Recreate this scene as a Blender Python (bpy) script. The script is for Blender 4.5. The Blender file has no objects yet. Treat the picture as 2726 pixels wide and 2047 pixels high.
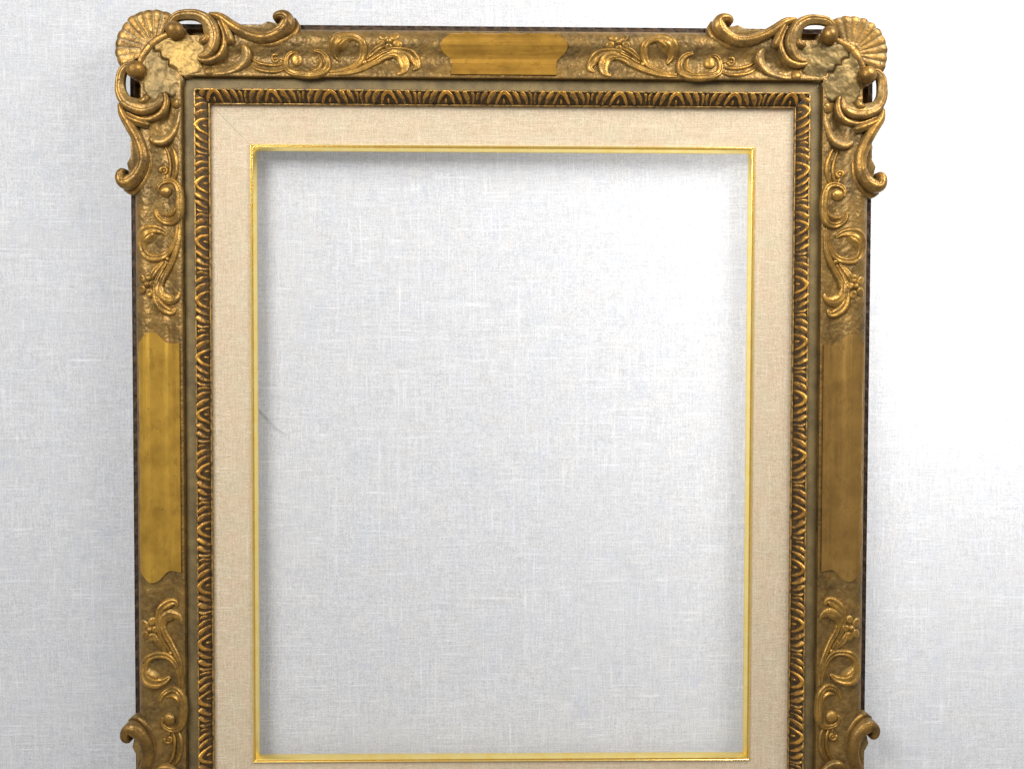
import bpy, math, random
import numpy as np
from mathutils import Matrix, Vector

random.seed(7)
rng = np.random.default_rng(11)
sc = bpy.context.scene
C = sc.collection

# ---------------------------------------------------------------- units
S = 0.0003125            # metres per frame unit (one unit is about 0.31 mm)
W, H = 1968.0, 2281.0    # outer size of the frame in those units (61 x 71 cm)
GAP = 19.0               # depth of the moulding behind the z = 0 datum

def world(p):
    """frame units (u right, v down from the top left outer corner, z out of the wall) -> metres"""
    p = np.asarray(p, float).reshape(-1, 3)
    return np.stack([(p[:, 0] - W / 2) * S, -(p[:, 2] + GAP) * S, (H - p[:, 1]) * S], 1)

# ---------------------------------------------------------------- camera
cam_d = bpy.data.cameras.new('camera')
cam = bpy.data.objects.new('camera', cam_d)
C.objects.link(cam)
R = np.array([[0.99982442, -0.00236105, -0.01858933],
              [0.00178924, 0.99952653, -0.03071661],
              [0.01865306, 0.03067795, 0.99935526]])
def fv(r): return Vector((r[0], r[2], -r[1]))
right, up, back = fv(R[0]), -fv(R[1]), -fv(R[2])
m = Matrix((right, up, back)).transposed().to_4x4()
m.translation = Vector(world([954.84, 858.65, 2883.82])[0])
cam.matrix_world = m
cam_d.sensor_width = 36.0
cam_d.lens = 2800.0 / 2726.0 * 36.0
cam_d.clip_start, cam_d.clip_end = 0.02, 60.0
sc.camera = cam

# ---------------------------------------------------------------- light
world_d = bpy.data.worlds.new('World')
sc.world = world_d
world_d.use_nodes = True
bg = world_d.node_tree.nodes['Background']
bg.inputs[0].default_value = (0.98, 0.98, 1.0, 1)
bg.inputs[1].default_value = 0.36

def area(name, loc, target, size, size_y, power, col):
    d = bpy.data.lights.new(name, 'AREA')
    d.shape = 'RECTANGLE'; d.size = size; d.size_y = size_y
    d.energy = power; d.color = col
    o = bpy.data.objects.new(name, d); C.objects.link(o)
    o.location = loc
    o.rotation_euler = (Vector(target) - Vector(loc)).to_track_quat('-Z', 'Y').to_euler()
    return o
area('window_light', (0.62, -0.50, 1.12), (0.20, 0, 0.50), 0.4, 0.4, 9.0, (1.0, 0.985, 0.96))
area('daylight_behind_cloth', (0.47, 0.42, 0.60), (0.43, 0, 0.58), 0.5, 0.5, 7.2, (0.98, 0.985, 1.0))
area('room_light', (-0.72, -1.05, 1.10), (-0.05, 0, 0.45), 0.6, 0.5, 15.5, (0.98, 0.985, 1.0))

sc.view_settings.view_transform = 'Standard'
sc.view_settings.look = 'None'
sc.view_settings.exposure = 0.16
sc.view_settings.gamma = 1.0
sc.view_settings.use_curve_mapping = False

# ---------------------------------------------------------------- materials
class NT:
    def __init__(self, name):
        self.m = bpy.data.materials.new(name); self.m.use_nodes = True
        self.t = self.m.node_tree; self.n = self.t.nodes
        self.b = self.n['Principled BSDF']
        g = self.n.new('ShaderNodeNewGeometry')
        s = self.n.new('ShaderNodeVectorMath'); s.operation = 'SCALE'
        s.inputs['Scale'].default_value = 1.0 / S
        self.t.links.new(g.outputs['Position'], s.inputs[0])
        self.pos = s.outputs[0]            # position in frame units
    def L(self, a, b): self.t.links.new(a, b)
    def noise(self, scale, detail=3, rough=0.55, stretch=(1, 1, 1), off=(0, 0, 0), dist=0.0):
        mp = self.n.new('ShaderNodeMapping'); self.L(self.pos, mp.inputs[0])
        mp.inputs['Scale'].default_value = [scale * k for k in stretch]
        mp.inputs['Location'].default_value = off
        t = self.n.new('ShaderNodeTexNoise'); self.L(mp.outputs[0], t.inputs['Vector'])
        t.inputs['Scale'].default_value = 1.0; t.inputs['Detail'].default_value = detail
        t.inputs['Roughness'].default_value = rough; t.inputs['Distortion'].default_value = dist
        return t.outputs[0]
    def voronoi(self, scale, stretch=(1, 1, 1)):
        mp = self.n.new('ShaderNodeMapping'); self.L(self.pos, mp.inputs[0])
        mp.inputs['Scale'].default_value = [scale * k for k in stretch]
        t = self.n.new('ShaderNodeTexVoronoi'); self.L(mp.outputs[0], t.inputs['Vector'])
        t.inputs['Scale'].default_value = 1.0
        return t.outputs['Distance']
    def ramp(self, fac, a, b, lo=0.0, hi=1.0):
        r = self.n.new('ShaderNodeMapRange'); self.L(fac, r.inputs[0])
        r.inputs[1].default_value = a; r.inputs[2].default_value = b
        r.inputs[3].default_value = lo; r.inputs[4].default_value = hi
        return r.outputs[0]
    def mix(self, fac, a, b, mode='MIX'):
        x = self.n.new('ShaderNodeMix'); x.data_type = 'RGBA'; x.blend_type = mode
        for s, v in ((x.inputs[0], fac), (x.inputs[6], a), (x.inputs[7], b)):
            if isinstance(v, (int, float)): s.default_value = v
            elif isinstance(v, tuple): s.default_value = (*v, 1)
            else: self.L(v, s)
        return x.outputs[2]
    def math(self, op, a, b=0.0):
        x = self.n.new('ShaderNodeMath'); x.operation = op
        for s, v in ((x.inputs[0], a), (x.inputs[1], b)):
            if isinstance(v, (int, float)): s.default_value = v
            else: self.L(v, s)
        return x.outputs[0]
    def attr(self, name):
        a = self.n.new('ShaderNodeAttribute'); a.attribute_name = name
        return a.outputs['Fac']
    def bump(self, h, dist, strength=1.0, prev=None):
        b = self.n.new('ShaderNodeBump'); b.inputs['Distance'].default_value = dist * S
        b.inputs['Strength'].default_value = strength
        self.L(h, b.inputs['Height'])
        if prev is not None: self.L(prev, b.inputs['Normal'])
        return b.outputs[0]
    def done(self, col, rough, metal=0.0, normal=None, spec=0.5):
        for s, v in (('Base Color', col), ('Roughness', rough), ('Metallic', metal)):
            if isinstance(v, (int, float)): self.b.inputs[s].default_value = v
            elif isinstance(v, tuple): self.b.inputs[s].default_value = (*v, 1)
            else: self.L(v, self.b.inputs[s])
        self.b.inputs['Specular IOR Level'].default_value = spec
        if normal is not None: self.L(normal, self.b.inputs['Normal'])
        return self.m

M = {}
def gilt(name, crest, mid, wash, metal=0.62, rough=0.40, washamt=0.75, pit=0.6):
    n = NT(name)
    w = n.attr('wear')  # rub wear; on the carved leaves it also holds painted shade
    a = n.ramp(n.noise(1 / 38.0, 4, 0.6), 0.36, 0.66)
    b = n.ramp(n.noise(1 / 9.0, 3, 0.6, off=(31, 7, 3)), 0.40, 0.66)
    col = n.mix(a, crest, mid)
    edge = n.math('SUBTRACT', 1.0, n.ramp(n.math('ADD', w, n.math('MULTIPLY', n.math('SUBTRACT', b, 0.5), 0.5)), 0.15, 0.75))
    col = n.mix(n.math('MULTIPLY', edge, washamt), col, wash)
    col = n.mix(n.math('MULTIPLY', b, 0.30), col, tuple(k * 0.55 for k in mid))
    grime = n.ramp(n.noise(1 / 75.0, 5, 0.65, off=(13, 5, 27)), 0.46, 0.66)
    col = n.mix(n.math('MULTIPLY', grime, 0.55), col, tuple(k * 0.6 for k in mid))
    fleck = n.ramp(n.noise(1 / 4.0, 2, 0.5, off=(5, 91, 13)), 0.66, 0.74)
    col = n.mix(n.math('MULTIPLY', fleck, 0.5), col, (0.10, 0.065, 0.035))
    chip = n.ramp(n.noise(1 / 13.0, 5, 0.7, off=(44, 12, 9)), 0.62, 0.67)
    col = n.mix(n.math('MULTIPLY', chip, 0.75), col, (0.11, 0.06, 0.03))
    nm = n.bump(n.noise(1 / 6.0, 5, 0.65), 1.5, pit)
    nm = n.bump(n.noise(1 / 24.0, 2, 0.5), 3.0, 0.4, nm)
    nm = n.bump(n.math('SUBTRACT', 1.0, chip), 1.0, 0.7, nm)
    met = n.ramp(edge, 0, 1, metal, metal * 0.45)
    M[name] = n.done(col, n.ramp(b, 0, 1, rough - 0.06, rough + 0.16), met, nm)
gilt('gilt_ornament', (0.54, 0.29, 0.056), (0.24, 0.13, 0.03), (0.34, 0.245, 0.085), 0.78, 0.38, 0.65)
gilt('gilt_corner', (0.42, 0.222, 0.047), (0.165, 0.093, 0.026), (0.27, 0.19, 0.065), 0.77, 0.39, 0.6)
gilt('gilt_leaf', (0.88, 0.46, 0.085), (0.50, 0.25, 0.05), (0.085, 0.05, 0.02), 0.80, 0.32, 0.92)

n = NT('panel_ground')          # pebbled ground behind the scrolls
a = n.ramp(n.noise(1 / 60.0, 4, 0.6), 0.35, 0.65)
b = n.ramp(n.noise(1 / 12.0, 4, 0.6, off=(9, 3, 1)), 0.38, 0.66)
col = n.mix(a, (0.265, 0.142, 0.032), (0.10, 0.055, 0.016))
col = n.mix(n.math('MULTIPLY', b, 0.42), col, (0.33, 0.23, 0.072))
fl = n.ramp(n.noise(1 / 3.5, 2, 0.5), 0.64, 0.72)
col = n.mix(n.math('MULTIPLY', fl, 0.5), col, (0.09, 0.06, 0.035))
nm = n.bump(n.voronoi(1 / 9.0), 2.0, 0.5)
nm = n.bump(n.noise(1 / 5.0, 3, 0.6), 1.2, 0.6, nm)
M['panel_ground'] = n.done(col, 0.43, 0.58, nm)

def filler_mat(name, c1, c2, c3):    # rough bronze-painted filler at the corners
    n = NT(name)
    a = n.ramp(n.noise(1 / 45.0, 4, 0.6, off=(3, 8, 5)), 0.36, 0.64)
    b = n.ramp(n.noise(1 / 7.0, 4, 0.65), 0.4, 0.68)
    col = n.mix(a, c1, c2)
    col = n.mix(n.math('MULTIPLY', b, 0.5), col, c3)
    nm = n.bump(n.noise(1 / 9.0, 5, 0.6), 1.6, 0.5)
    M[name] = n.done(col, 0.48, 0.6, nm)
filler_mat('filler_yellow', (0.40, 0.25, 0.06), (0.24, 0.145, 0.038), (0.14, 0.085, 0.028))
filler_mat('filler_grey', (0.24, 0.155, 0.048), (0.15, 0.098, 0.033), (0.095, 0.064, 0.025))
filler_mat('filler_olive', (0.22, 0.142, 0.04), (0.125, 0.083, 0.027), (0.08, 0.055, 0.021))

def plaque_mat(name, st, bright, dull, dullamt):
    n = NT(name)
    s1 = n.ramp(n.noise(1 / 10.0, 4, 0.65, stretch=st), 0.34, 0.68)
    s2 = n.ramp(n.noise(1 / 60.0, 3, 0.6, off=(17, 4, 9)), 0.36, 0.66)
    col = n.mix(n.math('MULTIPLY', s1, dullamt), bright, dull)
    col = n.mix(n.math('MULTIPLY', s2, 0.45), col, tuple(0.6 * k for k in dull))
    fl = n.ramp(n.noise(1 / 11.0, 3, 0.6, off=(1, 2, 77)), 0.66, 0.72)
    col = n.mix(n.math('MULTIPLY', fl, 0.55), col, (0.12, 0.07, 0.03))
    lap = n.ramp(n.noise(1 / 26.0, 5, 0.7, stretch=tuple(0.45 + 0.55 * k for k in st), off=(8, 3, 2)), 0.56, 0.60)
    col = n.mix(n.math('MULTIPLY', lap, 0.35), col, tuple(0.75 * k for k in dull))
    nm = n.bump(n.noise(1 / 5.0, 3, 0.6, stretch=st), 0.8, 0.6)
    nm = n.bump(lap, 0.3, 0.25, nm)
    M[name] = n.done(col, n.ramp(s1, 0, 1, 0.22, 0.42), 0.88, nm)
plaque_mat('plaque_level', (0.06, 1, 1), (0.86, 0.46, 0.07), (0.42, 0.21, 0.036), 0.9)
plaque_mat('plaque_bright', (1, 1, 0.05), (0.88, 0.52, 0.08), (0.55, 0.295, 0.048), 0.8)
plaque_mat('plaque_dull', (1, 1, 0.05), (0.58, 0.325, 0.08), (0.34, 0.19, 0.055), 0.85)  # duller, browner gilt for the right plaque

n = NT('sanded_bronze')
a = n.ramp(n.noise(1 / 50.0, 4, 0.6), 0.36, 0.64)
sp = n.ramp(n.noise(1 / 4.5, 3, 0.6), 0.60, 0.72)
col = n.mix(a, (0.21, 0.145, 0.052), (0.125, 0.086, 0.034))
col = n.mix(n.math('MULTIPLY', sp, 0.6), col, (0.05, 0.04, 0.025))
nm = n.bump(n.noise(1 / 3.5, 3, 0.7), 1.3, 0.9)
M['sanded_bronze'] = n.done(col, 0.62, 0.25, nm)

n = NT('toned_shaded_ground')          # umber toning under the inner leaves, with the shade between them painted in
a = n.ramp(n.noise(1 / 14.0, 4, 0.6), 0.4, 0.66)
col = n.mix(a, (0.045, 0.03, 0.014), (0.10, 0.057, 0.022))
M['toned_shaded_ground'] = n.done(col, 0.5, 0.4, n.bump(n.noise(1 / 6.0, 3), 1.0, 0.6), spec=0.2)

n = NT('ridge_fillet')
a = n.ramp(n.noise(1 / 12.0, 4, 0.6, stretch=(1, 1, 1)), 0.42, 0.62)
col = n.mix(a, (0.48, 0.29, 0.08), (0.10, 0.07, 0.035))
M['ridge_fillet'] = n.done(col, 0.38, 0.6, n.bump(n.noise(1 / 6.0, 3), 0.8, 0.5))

n = NT('outer_edge_bronze')
a = n.ramp(n.noise(1 / 16.0, 4, 0.6), 0.4, 0.66)
col = n.mix(a, (0.035, 0.024, 0.016), (0.09, 0.05, 0.024))
M['outer_edge_bronze'] = n.done(col, 0.6, 0.2, n.bump(n.noise(1 / 6.0, 3), 1.0, 0.6), spec=0.2)

n = NT('bright_gilt_lip')
a = n.ramp(n.noise(1 / 30.0, 4, 0.6), 0.4, 0.7)
col = n.mix(a, (1.0, 0.80, 0.30), (0.97, 0.72, 0.20))
M['bright_gilt_lip'] = n.done(col, 0.22, 0.9, n.bump(n.noise(1 / 40.0, 3), 0.2, 0.3))

n = NT('crease_grey')  # flat grey for the tube added as a cloth crease
M['crease_grey'] = n.done((0.50, 0.50, 0.49), 0.8, 0.0, n.bump(n.noise(1 / 3.0, 2), 0.4, 0.5))

def linen(name, base, dark, light, slubamt, tint1, tint2, bumpd, thin=0.0):
    """plain weave: fine threads both ways, thick pale slubs here and there"""
    n = NT(name)
    hx = n.noise(1.0, 4, 0.75, stretch=(1 / 40.0, 1, 1 / 3.4))
    vz = n.noise(1.0, 4, 0.75, stretch=(1 / 3.4, 1, 1 / 40.0), off=(7, 0, 3))
    fine = n.noise(1 / 3.2, 3, 0.7, off=(2, 0, 5))
    weave = n.math('ADD', n.math('MULTIPLY', n.math('ADD', hx, vz), 0.5), n.math('MULTIPLY', n.math('SUBTRACT', fine, 0.5), 0.9))
    col = n.mix(n.ramp(weave, 0.30, 0.70), dark, base)
    sh = n.ramp(n.noise(1.0, 2, 0.5, stretch=(1 / 210.0, 1, 1 / 4.6), off=(3, 0, 8)), 0.54, 0.78)
    sv = n.ramp(n.noise(1.0, 2, 0.5, stretch=(1 / 4.6, 1, 1 / 210.0), off=(11, 0, 2)), 0.55, 0.79)
    brk = n.ramp(n.noise(1 / 60.0, 3, 0.6, off=(77, 0, 5)), 0.35, 0.62)
    slub = n.math('MULTIPLY', n.math('MAXIMUM', sh, sv), brk)
    col = n.mix(n.math('MULTIPLY', slub, slubamt), col, light)
    dk = n.ramp(n.noise(1.0, 3, 0.6, stretch=(1 / 22.0, 1, 1 / 5.0), off=(23, 0, 61)), 0.60, 0.74)
    col = n.mix(n.math('MULTIPLY', dk, 0.45 if thin else 0.75), col, dark)
    if thin:                      # faint bluish traces of a print showing through the cloth
        ln = n.math('ABSOLUTE', n.math('SUBTRACT', n.noise(1 / 95.0, 2, 0.5, off=(5, 0, 19), dist=0.8), 0.5))
        tr_ = n.math('MULTIPLY', n.ramp(ln, 0.004, 0.022, 1, 0), n.ramp(n.noise(1 / 150.0, 2, 0.5, off=(61, 0, 3)), 0.50, 0.66))
        col = n.mix(n.math('MULTIPLY', n.math('MULTIPLY', tr_, n.ramp(fine, 0.40, 0.60)), 0.40), col, (0.40, 0.47, 0.60))
    t = n.ramp(n.noise(1 / 70.0, 4, 0.65, off=(0, 0, 41)), 0.36, 0.64)
    col = n.mix(0.5, col, n.mix(t, tint1, tint2), 'MULTIPLY')
    hgt = n.math('ADD', weave, n.math('MULTIPLY', slub, 0.6))
    nm = n.bump(hgt, bumpd, 0.7)
    M[name] = n.done(col, 0.92, 0.0, nm, spec=0.15)
    if thin:                      # thin cloth: daylight from behind glows through it
        tr = n.n.new('ShaderNodeBsdfTranslucent'); n.L(col, tr.inputs['Color']); n.L(nm, tr.inputs['Normal'])
        mx = n.n.new('ShaderNodeMixShader'); mx.inputs[0].default_value = thin
        n.L(n.b.outputs[0], mx.inputs[1]); n.L(tr.outputs[0], mx.inputs[2])
        n.L(mx.outputs[0], n.n['Material Output'].inputs['Surface'])
linen('backdrop_linen', (0.76, 0.755, 0.745), (0.49, 0.49, 0.495), (0.92, 0.92, 0.92), 0.62, (1.0, 0.985, 0.965), (0.945, 0.96, 1.0), 1.2, thin=0.30)
linen('liner_linen', (0.68, 0.57, 0.42), (0.44, 0.345, 0.235), (0.78, 0.70, 0.57), 0.55, (1.0, 0.90, 0.82), (0.92, 0.96, 0.87), 1.2)

# ---------------------------------------------------------------- mesh helpers
def put(name, verts, faces, mat, parent=None, wear=None, smooth=True, sharp=None, flip='auto', mats=None, fmat=None):
    """verts in frame units -> one linked mesh object whose faces look away from the wall"""
    vw = world(verts) if len(verts) else np.zeros((0, 3))
    me = bpy.data.meshes.new(name)
    me.from_pydata(vw.tolist(), [], [list(f) for f in faces])
    if flip == 'auto':
        nn = np.zeros(len(me.polygons) * 3); me.polygons.foreach_get('normal', nn)
        ar = np.zeros(len(me.polygons)); me.polygons.foreach_get('area', ar)
        if (nn.reshape(-1, 3)[:, 1] * ar).sum() > 0: me.flip_normals()
    if wear is not None:
        a = me.attributes.new('wear', 'FLOAT', 'POINT')
        a.data.foreach_set('value', np.asarray(wear, np.float32))
    me.polygons.foreach_set('use_smooth', [smooth] * len(me.polygons))
    if sharp: me.set_sharp_from_angle(angle=math.radians(sharp))
    me.materials.append(M[mat])
    me.update()
    o = bpy.data.objects.new(name, me); C.objects.link(o)
    if parent: o.parent = parent
    return o

def vnoise(x, y, seed=0):
    """smooth value noise, arrays in, about -1..1"""
    xi = np.floor(x).astype(np.int64); yi = np.floor(y).astype(np.int64)
    fx = x - xi; fy = y - yi
    fx = fx * fx * (3 - 2 * fx); fy = fy * fy * (3 - 2 * fy)
    def h(i, j):
        k = (i * 374761393 + j * 668265263 + seed * 974711) & 0x7fffffff
        k = ((k ^ (k >> 13)) * 1274126177) & 0x7fffffff
        return ((k ^ (k >> 16)) & 0xffff) / 32767.5 - 1.0
    return (h(xi, yi) * (1 - fx) + h(xi + 1, yi) * fx) * (1 - fy) + (h(xi, yi + 1) * (1 - fx) + h(xi + 1, yi + 1) * fx) * fy

PROF = np.array([(6, 58), (9, 66), (14, 74), (22, 81), (32, 86), (42, 88), (52, 87), (64, 83), (76, 77.5), (86, 75),
                 (96, 75.8), (108, 80), (120, 85.5), (130, 89), (136, 89.5)], float)
def panel(c): return np.interp(c, PROF[:, 0], PROF[:, 1])

def corner_map(sx, sy, vert):
    """template (a along the rail from the corner, c across from the outer edge, z) -> frame units"""
    def f(P):
        P = np.asarray(P, float)
        a, c, z = P[:, 0], P[:, 1], P[:, 2]
        u, v = (c, a) if vert else (a, c)
        if sx < 0: u = W - u
        if sy < 0: v = H - v
        # hand-cut unevenness, so that no two scrolls are alike
        du = 1.3 * vnoise(u / 40, v / 40, 3); dv = 1.3 * vnoise(u / 40, v / 40, 4)
        return np.stack([u + du, v + dv, z + 0.8 * vnoise(u / 22, v / 22, 5)], 1)
    return f

def spline(pts, step=2.6):
    P = np.asarray(pts, float)
    Q = np.vstack([2 * P[0] - P[1], P, 2 * P[-1] - P[-2]])
    out = []
    for i in range(1, len(Q) - 2):
        p0, p1, p2, p3 = Q[i - 1], Q[i], Q[i + 1], Q[i + 2]
        n = max(2, int(np.hypot(*(p2 - p1)[:2]) / step))
        for k in range(n):
            t = k / n
            out.append(0.5 * ((2 * p1) + (-p0 + p2) * t + (2 * p0 - 5 * p1 + 4 * p2 - p3) * t * t + (-p0 + 3 * p1 - 3 * p2 + p3) * t ** 3))
    out.append(Q[-2])
    return np.array(out)

def profile(kind, t):
    r = np.sqrt(np.clip(1 - t * t, 0, 1))
    if kind == 'round': return r
    if kind == 'groove': return r ** 0.7 * (1 - 0.45 * np.exp(-(t / 0.24) ** 2))
    if kind == 'crest': return 0.9 * (1 - np.abs(t) ** 1.3) + 0.1 * r
    if kind == 'side': return r * (0.62 + 0.38 * t)                      # higher on one side
    if kind == 'side_': return r * (0.62 - 0.38 * t)
    if kind == 'arch': return r * (0.64 - 0.36 * t) * (1 - 0.16 * np.exp(-((t + 0.15) / 0.16) ** 2))
    if kind == 'scroll': return r * (1 - 0.12 * np.exp(-((t + 0.42) / 0.16) ** 2) - 0.05 * np.exp(-((t - 0.5) / 0.12) ** 2))
    if kind == 'dish': return r ** 0.6 * (0.55 + 0.45 * t * t)
    if kind == 'leaf': return r ** 0.8 * (1 - 0.30 * np.cos(t * 9.0) ** 2 * (1 - t * t))

def sweep(pts, kind='round', hf=0.9, base=None, zb=0.0, skirt=10.0, m=11, step=2.6, round_ends=True, hmin=0.0):
    """relief stroke along a curve; pts rows (a, c, half_width[, z]).  base: surface it lies on, or None with z column"""
    Q = spline(pts, step)
    xy, hw = Q[:, :2], np.clip(Q[:, 2], 0.4, None)
    d = np.gradient(xy, axis=0); d /= np.linalg.norm(d, axis=1)[:, None] + 1e-9
    nrm = np.stack([-d[:, 1], d[:, 0]], 1)
    s = np.r_[0, np.cumsum(np.linalg.norm(np.diff(xy, axis=0), axis=1))]
    hs = hw.copy()
    if round_ends:
        for dist in (s, s[-1] - s):
            k = np.clip(dist / np.maximum(hw, 1e-3), 0, 1)
            hs = hs * np.sqrt(np.clip(1 - (1 - k) ** 2, 0.02, 1))
    t = np.sin(np.linspace(-math.pi / 2, math.pi / 2, m))
    pr = profile(kind, t)
    V, wear = [], []
    for i in range(len(xy)):
        p = xy[i][None] + nrm[i][None] * (hs[i] * t)[:, None]
        b = base(p[:, 1]) if base is not None else np.full(m, Q[i, 3])
        h = max(hf * hs[i], hmin * hs[i] / hw[i])
        z = b + zb + h * pr
        V.append([p[0, 0], p[0, 1], z[0] - skirt]); wear.append(0)
        for j in range(m): V.append([p[j, 0], p[j, 1], z[j]]); wear.append(pr[j])
        V.append([p[-1, 0], p[-1, 1], z[-1] - skirt]); wear.append(0)
    k = m + 2
    F = [(i * k + j, (i + 1) * k + j, (i + 1) * k + j + 1, i * k + j + 1) for i in range(len(xy) - 1) for j in range(k - 1)]
    F.append(tuple(range(k))); F.append(tuple(range((len(xy) - 1) * k, len(xy) * k))[::-1])
    F += [((i + 1) * k, i * k, i * k + k - 1, (i + 1) * k + k - 1) for i in range(len(xy) - 1)]
    return np.array(V), F, np.array(wear)

def dome(a, c, ra, rc, rot, h, base, zb=0.0, rings=7, seg=18, skirt=6.0, power=0.5):
    V, wr = [[a, c, base(np.array([c]))[0] + zb + h if base else zb + h]], [1.0]
    cs, sn = math.cos(rot), math.sin(rot)
    for i in range(1, rings + 1):
        r = math.sin(i / rings * math.pi / 2)
        for k in range(seg):
            th = 2 * math.pi * k / seg
            x, y = ra * r * math.cos(th), rc * r * math.sin(th)
            p = (a + x * cs - y * sn, c + x * sn + y * cs)
            b = base(np.array([p[1]]))[0] if base else 0.0
            q = (1 - r * r) ** power
            V.append([p[0], p[1], b + zb + h * q]); wr.append(q)
    for k in range(seg):
        v = V[1 + (rings - 1) * seg + k]; V.append([v[0], v[1], v[2] - skirt]); wr.append(0)
    F = [(0, 1 + k, 1 + (k + 1) % seg) for k in range(seg)]
    for i in range(rings):
        for k in range(seg):
            o1, o2 = 1 + i * seg, 1 + (i + 1) * seg
            F.append((o1 + k, o2 + k, o2 + (k + 1) % seg, o1 + (k + 1) % seg))
    return np.array(V), F, np.array(wr)

def join(parts):
    V, F, Wr, n = [], [], [], 0
    for v, f, w in parts:
        V.append(v); Wr.append(w); F += [tuple(i + n for i in q) for q in f]; n += len(v)
    return np.vstack(V), F, np.concatenate(Wr)

def ball(a, c, z, r, seg=20, rings=12):
    V, F, wr = [], [], []
    for i in range(rings + 1):
        ph = math.pi * i / rings
        for k in range(seg):
            th = 2 * math.pi * k / seg
            V.append([a + r * math.sin(ph) * math.cos(th), c + r * math.sin(ph) * math.sin(th), z + r * math.cos(ph)])
            wr.append(max(0.0, min(1.0, 0.5 + 0.6 * math.cos(ph))))
    for i in range(rings):
        for k in range(seg):
            F.append((i * seg + k, (i + 1) * seg + k, (i + 1) * seg + (k + 1) % seg, i * seg + (k + 1) % seg))
    return np.array(V), F, np.array(wr)

# ---------------------------------------------------------------- the setting: a linen cloth stretched behind the frame
def grid(us, vs, zf):
    U, V = np.meshgrid(us, vs, indexing='ij')
    Z = zf(U, V)
    P = np.stack([U.ravel(), V.ravel(), Z.ravel()], 1)
    nu, nv = len(us), len(vs)
    F = [(i * nv + j, (i + 1) * nv + j, (i + 1) * nv + j + 1, i * nv + j + 1) for i in range(nu - 1) for j in range(nv - 1)]
    return P, F
P, F = grid(np.linspace(W / 2 - 6400, W / 2 + 6400, 150), np.linspace(H / 2 - 5200, H / 2 + 5200, 130),
            lambda u, v: -GAP - 4.0 + 2.6 * vnoise(u / 330, v / 330, 9))
wall = put('backdrop', P, F, 'backdrop_linen')
wall['kind'] = 'structure'
wall['label'] = 'pale grey linen cloth backdrop behind the frame'

# ---------------------------------------------------------------- the frame
frame = bpy.data.objects.new('picture_frame', None)
C.objects.link(frame)
frame.empty_display_size = 0.05
frame['label'] = 'ornate antique gilt picture frame with linen liner and empty opening'
frame['category'] = 'picture frame'

def rail_map(side):
    """(a along the whole rail, c across from the outer edge, z) -> frame units"""
    def f(P):
        P = np.asarray(P, float); a, c, z = P[:, 0], P[:, 1], P[:, 2]
        if side == 'top': u, v = a, c
        elif side == 'bottom': u, v = a, H - c
        elif side == 'left': u, v = c, a
        else: u, v = W - c, a
        return np.stack([u, v, z], 1)
    return f
LEN = {'top': W, 'bottom': W, 'left': H, 'right': H}

def moulding(side, prof, step, disp=None, gap=0.0, zf=None):
    """extrude a profile along a rail with mitred ends"""
    L = LEN[side]
    n = max(2, int(L / step))
    ts = np.linspace(0, 1, n)
    prof = np.asarray(prof, float)
    V = np.zeros((n, len(prof), 3))
    for j, (c, z) in enumerate(prof):
        a0, a1 = c + gap, L - c - gap
        a = a0 + (a1 - a0) * ts
        V[:, j, 0] = a; V[:, j, 1] = c; V[:, j, 2] = z
        if disp is not None: V[:, j, 2] += disp(a, c)
    k = len(prof)
    F = [(i * k + j, (i + 1) * k + j, (i + 1) * k + j + 1, i * k + j + 1) for i in range(n - 1) for j in range(k - 1)]
    return V.reshape(-1, 3), F

def resample(prof, d):
    prof = np.asarray(prof, float); out = [prof[0]]
    for p, q in zip(prof[:-1], prof[1:]):
        k = max(1, int(np.linalg.norm(q - p) / d))
        for i in range(1, k + 1): out.append(p + (q - p) * i / k)
    return np.array(out)

RIDGE = np.array([(166.5, 76), (167.5, 80), (169.5, 81.5), (172, 81), (173.5, 77.5), (178, 75.5), (184, 71), (190, 66), (196, 60), (199.5, 56)], float)
def ridge(c): return np.interp(c, RIDGE[:, 0], RIDGE[:, 1])

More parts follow.
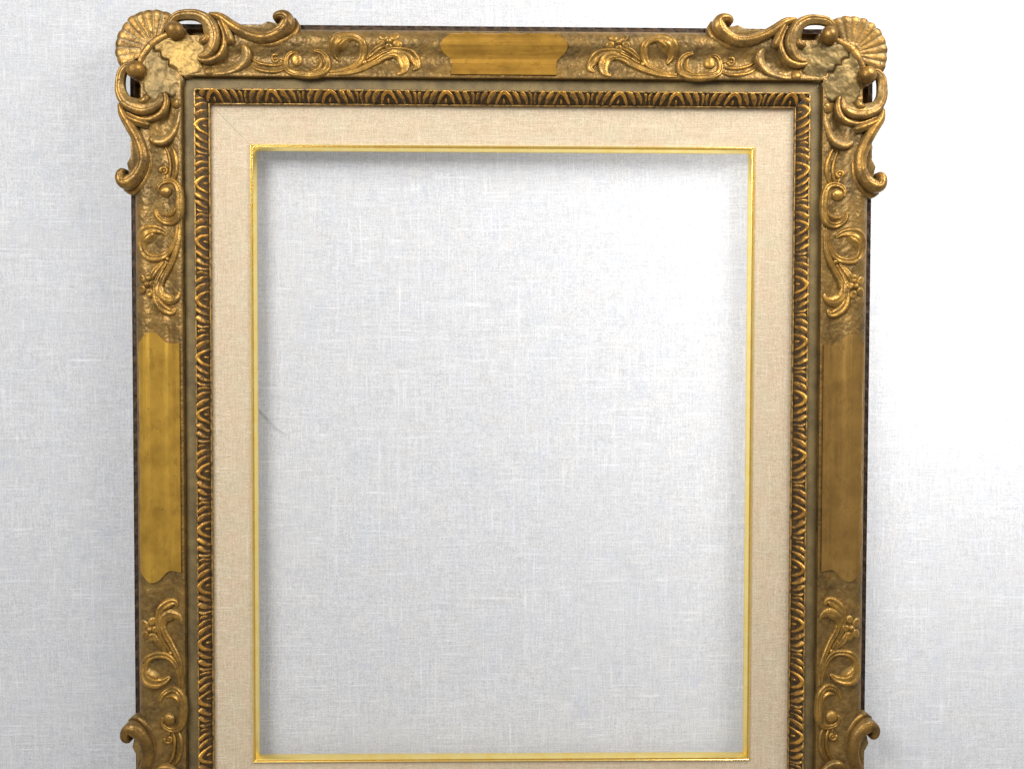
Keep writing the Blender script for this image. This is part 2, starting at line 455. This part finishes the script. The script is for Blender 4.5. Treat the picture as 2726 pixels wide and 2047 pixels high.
SIDE_LABEL = {'top': 'top rail with pebbled ground and a smooth gilt plaque at its middle',
              'bottom': 'bottom rail below the picture edge',
              'left': 'left rail with a bright yellow gilt plaque',
              'right': 'right rail with a dull brown plaque'}
rails = {}
for si, side in enumerate(('top', 'left', 'right', 'bottom')):
    f = rail_map(side)
    # body: the pebbled, cyma-curved panel and its side down to the back
    pr = np.vstack([resample(PROF, 4.0), resample([(137.5, 88.5), (138.5, 70), (139.5, 60)], 6.0)[0:]])
    EYE = (1.6 + 0.988 * (958 * 0.2441 - 59), 1.6 + 0.988 * (290 * 0.2441 - 58)); L_ = LEN[side]
    def pebble(a, c, s=si):
        if c < 9 or c > 135: return 0.0 * a
        k = vnoise(a / 8.5, np.full_like(a, c) / 6.0, 20 + s) * 1.0 + vnoise(a / 19, np.full_like(a, c) / 13, 30 + s) * 0.9
        k = k * min(1, (c - 9) / 8, (135 - c) / 8)
        # pierced eye under each corner arch
        b = np.minimum(a, L_ - a)
        e = ((b - EYE[0]) / 27.0) ** 2 + ((c - EYE[1]) / 17.0) ** 2
        return np.where(e < 1, 36.0 - panel(c), k)
    V, F = moulding(side, pr, 4.2, pebble, gap=0.25)
    body = put('rail', f(V), F, 'panel_ground', frame, sharp=50)
    body['label'] = SIDE_LABEL[side]
    rails[side] = body
    # stepped outer edge with its row of small lunettes
    st = [(-11.6, -GAP + 1), (-11.6, 40), (-10.5, 43), (-8, 44), (-5, 44), (-2, 44), (1, 44), (4, 45), (6.4, 46), (6.4, 57), (7.0, 60)]
    def lun(a, c, s=si):
        if not -9 < c < 3: return 0.0 * a
        ph = (a / 42.0) % 1.0
        x = (ph - 0.5) * 42.0
        return np.where((x / 13.0) ** 2 + ((c + 9.0) / 11.0) ** 2 < 1, -3.0, 0.0) + 1.0 * vnoise(a / 17, a * 0 + c, 50 + s)
    V, F = moulding(side, st, 3.5, lun, gap=0.25)
    put('outer_edge', f(V), F, 'outer_edge_bronze', body, sharp=60)
    # sanded flat band
    V, F = moulding(side, [(138.3, 66), (138.8, 71.5), (142, 73), (150, 73.6), (158, 74), (163, 74.6), (165, 75), (166.8, 75)], 12.0,
                    lambda a, c, s=si: 0.5 * vnoise(a / 15, a * 0 + c / 9, 60 + s), gap=0.25)
    put('sanded_band', f(V), F, 'sanded_bronze', body, sharp=40)
    # ridge the leaves are cut on, and its two gilt fillets
    V, F = moulding(side, np.vstack([RIDGE[3:], [(200.0, 50)]]), 12.0, None, gap=0.25)
    put('carved_ridge', f(V), F, 'toned_shaded_ground', body, sharp=60)
    V, F = moulding(side, [(166.3, 72), (166.5, 78), (167.5, 80.6), (169.3, 81.8), (171.2, 81.4), (172.6, 79.5), (173.2, 77)], 10.0,
                    lambda a, c, s=si: 0.5 * vnoise(a / 20, a * 0 + c / 5, 70 + s), gap=0.25)
    put('gilt_fillet', f(V), F, 'ridge_fillet', body, sharp=60)
    V, F = moulding(side, [(199.6, 50), (199.8, 56), (201.0, 57), (202.4, 56.5), (203.0, 54), (203.4, 42), (203.6, 30)], 10.0,
                    lambda a, c, s=si: 0.35 * vnoise(a / 20, a * 0 + c / 5, 80 + s), gap=0.25)
    put('gilt_fillet', f(V), F, 'ridge_fillet', body, sharp=60)

# ---- carved leaf motifs along the inner ridge
def leaf_motif():
    K = 166.5
    st = []
    arch = [(-22, 34, 2.4), (-18, 25, 4.2), (-12, 13, 5.0), (0, 6, 5.4), (12, 13, 5.0), (18, 25, 4.2), (22, 34, 2.4)]
    st.append((arch, 'round'))
    for s in (-1, 1):
        kd = 'side_' if s > 0 else 'side'
        st.append(([(s * 21, 4, 4.2), (s * 30, 11, 6.6), (s * 38, 21, 5.6), (s * 43, 34, 2.0)], kd))
        st.append(([(s * 43, 4, 4.0), (s * 51, 11, 6.2), (s * 58, 21, 4.8), (s * 61, 34, 1.8)], kd))
        st.append(([(s * 65, 6, 3.0), (s * 70, 13, 4.4), (s * 72, 22, 3.2), (s * 71, 34, 1.5)], kd))
    parts = []
    for pts, kd in st:
        q = [(a, c + K, w * 1.02) for a, c, w in pts]
        parts.append(sweep(q, kd, 1.25, ridge, -0.8, 5.0, m=7, step=3.4))
    parts.append(dome(0, K + 26, 3.6, 6.0, 0, 4.0, ridge, -0.5, rings=4, seg=10))
    return join(parts)
LV, LF, LW_SHADED = leaf_motif()
LW_SHADED = LW_SHADED * np.clip(1.25 - (LV[:, 1] - 172.0) / 30.0, 0.12, 1.0)  # leaves darken inward: the sloping ridge's shade painted over umber toning
def leaf_cut(k):
    P = LV.copy()
    P[:, 0] += 2.6 * vnoise(LV[:, 0] / 17 + 9 * k, LV[:, 1] / 15, 200 + k)
    P[:, 1] += 1.2 * vnoise(LV[:, 0] / 13 + 5 * k, LV[:, 1] / 12, 210 + k)
    P[:, 2] += 1.3 * vnoise(LV[:, 0] / 16 + 3 * k, LV[:, 1] / 16, 220 + k)
    return P
motif_mesh = {}
def motif(side, a):
    """whole motifs share one mesh for each rail; the ones at the mitres are cut off by it"""
    L = LEN[side]
    if a < 276 or a > L - 276:
        P = LV + [a, 0, 0]
        P[:, 0] = np.clip(P[:, 0], P[:, 1] + 0.6, L - P[:, 1] - 0.6)
        put('carved_leaf', rail_map(side)(P), LF, 'gilt_leaf', rails[side], wear=LW_SHADED)
        return
    key = (side, int(a) % 5)
    if key not in motif_mesh:
        o = put('carved_leaf', rail_map(side)(leaf_cut(key[1])), LF, 'gilt_leaf', rails[side], wear=LW_SHADED)
        motif_mesh[key] = o.data
    else:
        o = bpy.data.objects.new('carved_leaf', motif_mesh[key]); C.objects.link(o); o.parent = rails[side]
    d = a * S
    o.location = (d, 0, 0) if side in ('top', 'bottom') else (0, 0, -d)
STEP = 153.0
for side, off in (('top', 0.0), ('bottom', 0.0), ('left', 40.0), ('right', -6.0)):
    L = LEN[side]; mid = L / 2 + off
    k0 = -int((mid - 138) // STEP); k1 = int((L - 138 - mid) // STEP)
    for k in range(k0, k1 + 1): motif(side, mid + k * STEP)

# ---- smooth gilt plaques with ogee ends
CE = [10, 19, 28, 38, 48, 56, 63, 72, 80, 89, 97, 104, 114, 128, 132]
AE = [29, 28, 19, 7, 0.5, 0, 2, 8, 18, 27, 30, 30.5, 30, 28, 28]
def plaque(side, a0, mat, label):
    L = LEN[side]
    cs = np.concatenate([np.linspace(19.0, 129.5, 48)])
    e = a0 + np.interp(cs, CE, AE)
    n = 80
    ts = np.linspace(0, 1, n)
    V = []
    rag = vnoise(np.linspace(0, 14, n), np.zeros(n), 91 + len(side))
    for i, t in enumerate(ts):
        for j, c in enumerate(cs):
            a = e[j] + (L - 2 * e[j]) * t
            cc = c + (rag[i] * 1.2 if j == 0 else 0)
            # smoother and a little prouder than the pebbled ground: hump, hollow, rise
            z = panel(c) + 5.0 + 0.25 * vnoise(np.array([a / 60]), np.array([c / 10]), 7)[0]
            V.append([a, cc, z])
    k = len(cs)
    V = np.array(V)
    # skirt all round
    idx = [i * k for i in range(n)] + [(n - 1) * k + j for j in range(1, k)] + [i * k + k - 1 for i in range(n - 2, -1, -1)] + [j for j in range(k - 2, 0, -1)]
    nb = len(V)
    low = V[idx].copy(); low[:, 2] -= 9
    F = [(i * k + j, (i + 1) * k + j, (i + 1) * k + j + 1, i * k + j + 1) for i in range(n - 1) for j in range(k - 1)]
    q = len(idx)
    F += [(idx[i], nb + i, nb + (i + 1) % q, idx[(i + 1) % q]) for i in range(q)]
    o = put('plaque', rail_map(side)(np.vstack([V, low])), F, mat, rails[side], sharp=50)
    o['label'] = label
plaque('top', 817, 'plaque_level', 'smooth gilt plaque with streaky brown wear at the middle of the top rail')
plaque('bottom', 817, 'plaque_level', 'smooth gilt plaque on the bottom rail')
plaque('left', 808, 'plaque_bright', 'bright yellow gilt plaque with ogee ends on the left rail')
plaque('right', 808, 'plaque_dull', 'dull brown gilt plaque with ogee ends on the right rail')

# ---- scrollwork on the rails: traced once, laid on each half rail
def z3(X, Y, w=0.0): return (1.6 + 0.988 * (X * 0.2441 + 291), 1.6 + 0.988 * (Y * 0.2441 - 18), w * 0.2441 * 1.25)
def s3(pts): return [z3(*p) for p in pts]

def rail_ornaments():
    out = []
    B = panel
    out.append(('rib', [sweep(s3([(120, 440, 8), (200, 480, 17), (300, 505, 18), (400, 505, 17), (490, 480, 8)]), 'round', 1.25, B),
                        sweep(s3([(108, 505, 8), (200, 560, 18), (310, 588, 20), (420, 580, 18), (505, 545, 8)]), 'round', 1.25, B)]))
    ring = [(385 + 34 * math.cos(t), 430 + 36 * math.sin(t), 15) for t in np.linspace(-0.2, 5.6, 12)]
    out.append(('small_volute', [sweep(s3(ring), 'round', 1.13, B, m=7), dome(*z3(385, 432)[:2], 5, 5, 0, 4.5, B),
                                 sweep(s3([(425, 425, 8), (460, 440, 12), (505, 432, 6)]), 'round', 1.13, B, m=7)]))
    out.append(('volute', [dome(*z3(618, 450)[:2], 16.5, 16.5, 0, 11.5, B),
                           sweep(s3([(640, 378, 8), (575, 372, 15), (520, 410, 20), (500, 480, 24), (520, 550, 28), (580, 595, 32), (680, 612, 34),
                                     (790, 614, 34), (880, 600, 34), (940, 555, 34), (955, 485, 30), (930, 415, 26), (880, 366, 20), (800, 346, 12)]), 'groove', 0.97, B, m=13),
                           sweep(s3([(700, 575, 8), (780, 580, 16), (845, 550, 26), (875, 490, 26), (868, 430, 16), (848, 400, 6)]), 'crest', 1.02, B)]))
    out.append(('c_scroll', [sweep(s3([(975, 585, 10), (1120, 565, 22), (1240, 515, 28), (1318, 435, 32), (1345, 340, 34), (1325, 255, 36), (1255, 202, 40),
                                       (1150, 192, 54), (1072, 235, 62), (1034, 318, 52), (1044, 400, 34), (1098, 468, 10)]), 'groove', 0.91, B, m=13),
                             sweep(s3([(1035, 300, 12), (1080, 320, 34), (1120, 285, 42), (1165, 235, 36), (1225, 225, 22), (1275, 262, 8)]), 'crest', 1.08, B, zb=1.0)]))
    out.append(('stem', [sweep(s3([(975, 612, 8), (1150, 600, 20), (1300, 555, 27), (1450, 478, 28), (1570, 412, 28), (1670, 392, 22)]), 'groove', 1.02, B),
                         dome(*z3(1352, 462)[:2], 7, 7, 0, 7, B)]))
    out.append(('acanthus_leaf', [sweep(s3([(1560, 405, 14), (1660, 380, 32), (1745, 400, 48), (1790, 470, 52), (1788, 545, 38), (1755, 590, 22), (1705, 606, 8)]), 'leaf', 0.85, B, m=15),
                                  sweep(s3([(1380, 455, 8), (1500, 385, 16), (1620, 342, 20), (1740, 340, 28), (1850, 376, 42), (1915, 450, 44), (1930, 520, 30), (1880, 562, 10)]), 'groove', 0.97, B, m=13)]))
    out.append(('flower_stem', [sweep(s3([(1365, 425, 8), (1430, 375, 22), (1510, 325, 27), (1590, 292, 10)]), 'groove', 1.02, B)]))
    fl = []
    for k, (x, y, r) in enumerate([(1566, 196, 42), (1688, 190, 44), (1722, 276, 40), (1625, 318, 38), (1542, 272, 40)]):
        X, Y, w = z3(x, y, r)
        cx, cy, _ = z3(1630, 246)
        th = math.atan2(Y - cy, X - cx)
        v, fc, wr = dome(X, Y, w * 1.08, w * 0.9, th, 7.5, B, rings=6, seg=16)
        q = np.hypot(v[:, 0] - X, v[:, 1] - Y) / w            # cupped petal
        v[:, 2] -= np.clip(3.0 * np.exp(-(q / 0.45) ** 2), 0, 4) * (wr > 0)
        fl.append((v, fc, wr))
    fl.append(dome(*z3(1628, 248)[:2], 9.5, 9.0, 0, 10.5, B, rings=5, seg=14))
    out.append(('flower', fl))
    return out
ORN = [(nm, join(ps)) for nm, ps in rail_ornaments()]

# ---- corner ornaments: shell, beads, pierced arch, long S scroll (one arm traced, the other mirrored on the diagonal)
def z1(X, Y, w=0.0, z=86.0):
    k = 0.34 * (z - 86)
    return (1.6 + 0.988 * (X * 0.2441 - 59) + k * 0.8, 1.6 + 0.988 * (Y * 0.2441 - 58) + k * 0.8, w * 0.2441, z)
def s1(pts): return [z1(*p) for p in pts]

def slab(outline, z0, z1_, bev=2.5):
    """flat web with a softened top edge"""
    O = np.array([z1(x, y)[:2] for x, y in outline])
    ctr = O.mean(0)
    d = O - ctr
    inn = ctr + d * (1 - bev / (np.linalg.norm(d, axis=1)[:, None] + 1e-6))
    n = len(O)
    V = np.vstack([np.c_[O, np.full(n, z0)], np.c_[O, np.full(n, z1_ - bev)], np.c_[inn, np.full(n, z1_)]])
    F = []
    for b in (0, n):
        F += [(b + i, b + (i + 1) % n, b + n + (i + 1) % n, b + n + i) for i in range(n)]
    F.append(tuple(range(2 * n, 3 * n))); F.append(tuple(range(n))[::-1])
    return V, F, np.r_[np.zeros(n), np.full(n, 0.2), np.full(n, 0.35)]

def arm_ornaments():
    out = []
    out.append(('bead', [ball(*z1(752, 322)[:2], 96, 24)]))
    out.append(('pierced_arch', [sweep(s1([(720, 262, 34, 86), (705, 210, 40, 86), (765, 158, 46, 87), (870, 138, 50, 88), (985, 145, 56, 89), (1080, 200, 68, 90),
                                           (1128, 285, 84, 91), (1145, 388, 88, 90), (1125, 492, 78, 88), (1068, 566, 54, 86), (965, 580, 14, 84)]),
                                       'arch', 1.05, None, 0, 13, m=23),
                                 sweep(s1([(1088, 330, 22, 96), (1078, 395, 38, 97), (1035, 418, 34, 95), (1008, 385, 14, 93)]), 'round', 1.0, None, 0, 20)]))
    out.append(('arch_rim', [sweep(s1([(945, 592, 10, 84), (1025, 632, 26, 86), (1120, 632, 34, 89), (1208, 584, 36, 92), (1262, 490, 32, 94), (1272, 400, 24, 95),
                                       (1245, 300, 16, 96), (1200, 200, 10, 97)]), 'round', 0.9, None, 0, 22)]))
    out.append(('tongue_leaf', [sweep(s1([(1205, 155, 16, 94), (1255, 225, 36, 96), (1292, 310, 44, 96), (1322, 392, 48, 95), (1345, 460, 42, 92)]), 'crest', 0.9, None, 0, 20)]))
    out.append(('s_scroll', [sweep(s1([(1100, 125, 16, 90), (1220, 165, 46, 91), (1345, 245, 56, 91), (1480, 322, 60, 91), (1630, 375, 64, 91), (1780, 368, 66, 91),
                                       (1895, 305, 70, 92), (1955, 222, 74, 93), (1952, 158, 58, 94), (1900, 128, 48, 94), (1840, 138, 38, 92), (1806, 180, 16, 88)]),
                                  'scroll', 0.95, None, 0, 44, m=23),
                             ]))
    out.append(('scroll_rim', [sweep(s1([(2040, 160, 12, 66), (2066, 250, 30, 74), (2012, 345, 36, 82), (1900, 420, 36, 84), (1760, 452, 30, 84), (1620, 438, 24, 83),
                                         (1490, 395, 10, 82)]), 'round', 0.8, None, 0, 26)]))
    web = [(1230, 165), (1330, 205), (1420, 232), (1478, 246), (1510, 236), (1580, 244), (1640, 236), (1672, 242), (1712, 216), (1752, 196), (1785, 206), (1835, 214),
           (1880, 225), (1900, 300), (1800, 365), (1640, 375), (1480, 320), (1330, 240)]
    out.append(('scroll_web', [slab(web, 42, 80)]))
    out.append(('crescent', [sweep(s1([(1465, 455, 18, 86), (1502, 515, 46, 86), (1508, 590, 54, 85), (1462, 668, 50, 85), (1380, 728, 42, 86), (1270, 764, 32, 87), (1160, 778, 16, 88)]),
                                   'side_', 1.0, None, 0, 14),
                             dome(*z1(1108, 745)[:2], 14, 14, 0, 8, panel)]))
    return out
ARM = [(nm, join(ps)) for nm, ps in arm_ornaments()]

def patch(outline, zf, step=3.0, sink=9.0, rim=9.0):
    """rough modelled mass inside an outline, sinking into the rail at its border"""
    O = np.array(outline, float)
    a0, c0 = O.min(0) - step; a1, c1 = O.max(0) + step
    xs, ys = np.arange(a0, a1, step), np.arange(c0, c1, step)
    X, Y = np.meshgrid(xs, ys, indexing='ij')
    P = np.stack([X.ravel(), Y.ravel()], 1)
    ins = np.zeros(len(P), bool); dmin = np.full(len(P), 1e9)
    for p, q in zip(O, np.roll(O, -1, 0)):
        cond = (p[1] > P[:, 1]) != (q[1] > P[:, 1])
        with np.errstate(divide='ignore', invalid='ignore'):
            xi = (q[0] - p[0]) * (P[:, 1] - p[1]) / (q[1] - p[1]) + p[0]
        ins ^= cond & (P[:, 0] < xi)
        d = q - p; t = np.clip(((P - p) @ d) / (d @ d), 0, 1)
        dmin = np.minimum(dmin, np.linalg.norm(P - (p + t[:, None] * d), axis=1))
    sd = np.where(ins, dmin, -dmin)
    k = np.clip((sd + 2) / rim, 0, 1)
    z = zf(P[:, 0], P[:, 1]) - sink * (1 - np.sqrt(1 - (1 - k) ** 2))
    z = np.where(sd < -2, z - 12, z)
    keep = (sd > -2 - 1.5 * step).reshape(X.shape)
    nv = len(ys)
    F = [(i * nv + j, (i + 1) * nv + j, (i + 1) * nv + j + 1, i * nv + j + 1) for i in range(len(xs) - 1) for j in range(len(ys) - 1)
         if keep[i, j] and keep[i + 1, j] and keep[i, j + 1] and keep[i + 1, j + 1]]
    used = sorted({i for q in F for i in q}); mp = {o: i for i, o in enumerate(used)}
    return np.c_[P, z][used], [tuple(mp[i] for i in q) for q in F]

def half_shell(seed, amp=6.0):
    """one fluted half of the scallop shell, split along the mitre"""
    hub = np.array(z1(500, 500)[:2]) + 3
    n, mr = 56, 22
    V, wr = [], []
    for i in range(n):
        fr = i / (n - 1)
        th = math.radians(0.8 + fr * 74.0)          # away from the diagonal
        ang = math.radians(225) + th                 # template: a right, c down; the diagonal points up-left
        fl = abs(math.sin(fr * math.pi * 5.0 + 0.1))
        Rm = 101 * (0.985 + 0.02 * fl) + 1.2 * vnoise(np.array([i / 5.0]), np.array([seed * 3.1]), 5)[0]
        for j in range(mr):
            r = 0.16 + 0.84 * j / (mr - 1)
            zz = 86 + 6 * r - 5 * max(0, (r - 0.86) / 0.14) ** 2 + amp * fl ** 0.55 * min(1, r * 1.3) * (1 - 0.35 * r) - 2
            V.append([hub[0] + Rm * r * math.cos(ang), hub[1] + Rm * r * math.sin(ang), zz]); wr.append(0.15 + 0.8 * fl)
    top = len(V)
    V2 = [[x, y, 46 + 0 * z] for x, y, z in V]
    V += V2; wr += [0] * top
    F = [(i * mr + j, (i + 1) * mr + j, (i + 1) * mr + j + 1, i * mr + j + 1) for i in range(n - 1) for j in range(mr - 1)]
    F += [tuple(top + k for k in q[::-1]) for q in F[:]]
    for i in range(n - 1):
        for j in (0, mr - 1):
            q = (i * mr + j, (i + 1) * mr + j, top + (i + 1) * mr + j, top + i * mr + j)
            F.append(q if j == 0 else q[::-1])
    for j in range(mr - 1):
        for i in (0, n - 1):
            q = (i * mr + j, i * mr + j + 1, top + i * mr + j + 1, top + i * mr + j)
            F.append(q if i else q[::-1])
    return np.array(V), F, np.array(wr)

CORNERS = {('top left'): (1, 1), ('top right'): (-1, 1), ('bottom left'): (1, -1), ('bottom right'): (-1, -1)}
NOTE = {'top left': 'corner ornament with a long diagonal crack through its yellow gilt filler',
        'top right': 'corner ornament with greenish filler and a shell split at its rim',
        'bottom left': 'lower corner ornament whose scroll tip curls past the left edge',
        'bottom right': 'lower corner ornament whose scroll tip curls past the right edge'}
import bmesh
def fix_normals(o):
    bm = bmesh.new(); bm.from_mesh(o.data)
    bmesh.ops.recalc_face_normals(bm, faces=bm.faces)
    bm.to_mesh(o.data); bm.free()

for ci, (cn, (sx, sy)) in enumerate(CORNERS.items()):
    root = None
    for vert in (False, True):
        f = corner_map(sx, sy, vert)
        # filler mass, cracked along the mitre
        out = [z1(x, y)[:2] for x, y in [(470, 470), (560, 420), (650, 395), (760, 400), (850, 380), (960, 390), (1060, 460), (1090, 540), (1010, 590), (1000, 640),
                                         (1040, 700), (1010, 770), (920, 800), (838, 822)]]
        jag = []
        for k in range(1, 12):
            t = k / 12
            x, y = 830 + (470 - 830) * t, 826 + (470 - 826) * t
            w = 16 * math.sin(k * 2.3 + ci) * (1 if vert else 1)
            jag.append(z1(x + (w if not vert else w) + 4, y - w - 4)[:2] if not vert else z1(x - w + 4, y + w - 4)[:2])
        sd = ci * 7 + vert
        def zf(a, c, sd=sd):
            return 89 + 2.4 * vnoise(a / 34, c / 34, 100 + sd) + 1.1 * vnoise(a / 13, c / 13, 110 + sd) + 0.5 * vnoise(a / 5, c / 5, 120 + sd)
        V, F = patch(out + jag, zf, 2.2, 12, 8)
        o = put('corner_ornament' if root is None else 'filler', f(V), F, ('filler_grey' if vert else 'filler_yellow') if cn == 'top left' else 'filler_olive', root or frame)
        if root is None:
            root = o; root['label'] = NOTE[cn]
        else: pass
        V, F, wr = half_shell(ci * 2 + vert, 2.2 if (vert and cn == 'top left') else 4.0)
        s = put('shell', f(V), F, 'gilt_corner', root, wear=wr, sharp=60); fix_normals(s)
        V, F, wr = sweep(s1([(690, 345, 30, 86), (600, 385, 38, 86.5), (530, 430, 42, 87), (474, 474, 40, 87)]), 'round', 0.6, None, 0, 24, round_ends=False)
        put('shell_cord', f(V), F, 'gilt_corner', root, wear=wr)
        for nm, (V, F, wr) in ARM:
            o = put(nm, f(V), F, 'gilt_corner', root, wear=wr, sharp=70); fix_normals(o)
        side = {(False, 1): 'top', (False, -1): 'bottom'}.get((vert, sy)) or ('left' if sx > 0 else 'right')
        for nm, (V, F, wr) in ORN:
            put(nm, f(V), F, 'gilt_ornament', rails[side], wear=wr)

# ---- linen liner in four mitred strips, each with its bright gilt lip
for side in ('top', 'left', 'right', 'bottom'):
    f = rail_map(side)
    V, F = moulding(side, [(196, 43.6), (203, 43.4), (230, 43.0), (256, 42.4), (284, 41.6), (300, 41), (306.4, 40.8)], 30.0,
                    lambda a, c: 0.25 * vnoise(a / 120, a * 0 + c / 40, 131), gap=0.4)
    strip = put('linen_liner', f(V), F, 'liner_linen', frame)
    V, F = moulding(side, [(305.4, 38), (305.6, 43.5), (306.3, 45.4), (307.6, 46.6), (308.8, 46.8), (309.9, 46.0), (310.6, 44.4), (310.9, 40.5), (312.6, 40.5),
                           (312.9, 43.6), (313.5, 44.8), (314.4, 44.4), (316.2, 41), (318.6, 36.5), (320.6, 31), (321.0, 24), (320.0, 18), (300, 18)], 40.0, None, gap=0.12)
    put('gilt_lip', f(V), F, 'bright_gilt_lip', strip, sharp=35)

# ---- thin grey tube added for a faint crease in the cloth, left in the opening
wp = spline([(250, 930, 2), (300, 1000, 2), (335, 1038, 2), (362, 1068, 2), (392, 1088, 2)], 5)
V, F = [], []
seg = 8
for i, (u, v, r) in enumerate(wp):
    d = wp[min(i + 1, len(wp) - 1)] - wp[max(i - 1, 0)]
    d = d[:2] / np.linalg.norm(d[:2])
    for k in range(seg):
        th = 2 * math.pi * k / seg
        V.append([u - d[1] * 1.2 * math.cos(th), v + d[0] * 1.2 * math.cos(th), -GAP - 1.2 + 1.2 * math.sin(th)])
F = [(i * seg + k, (i + 1) * seg + k, (i + 1) * seg + (k + 1) % seg, i * seg + (k + 1) % seg) for i in range(len(wp) - 1) for k in range(seg)]
crease = put('cloth_crease', V, F, 'crease_grey', frame); fix_normals(crease)
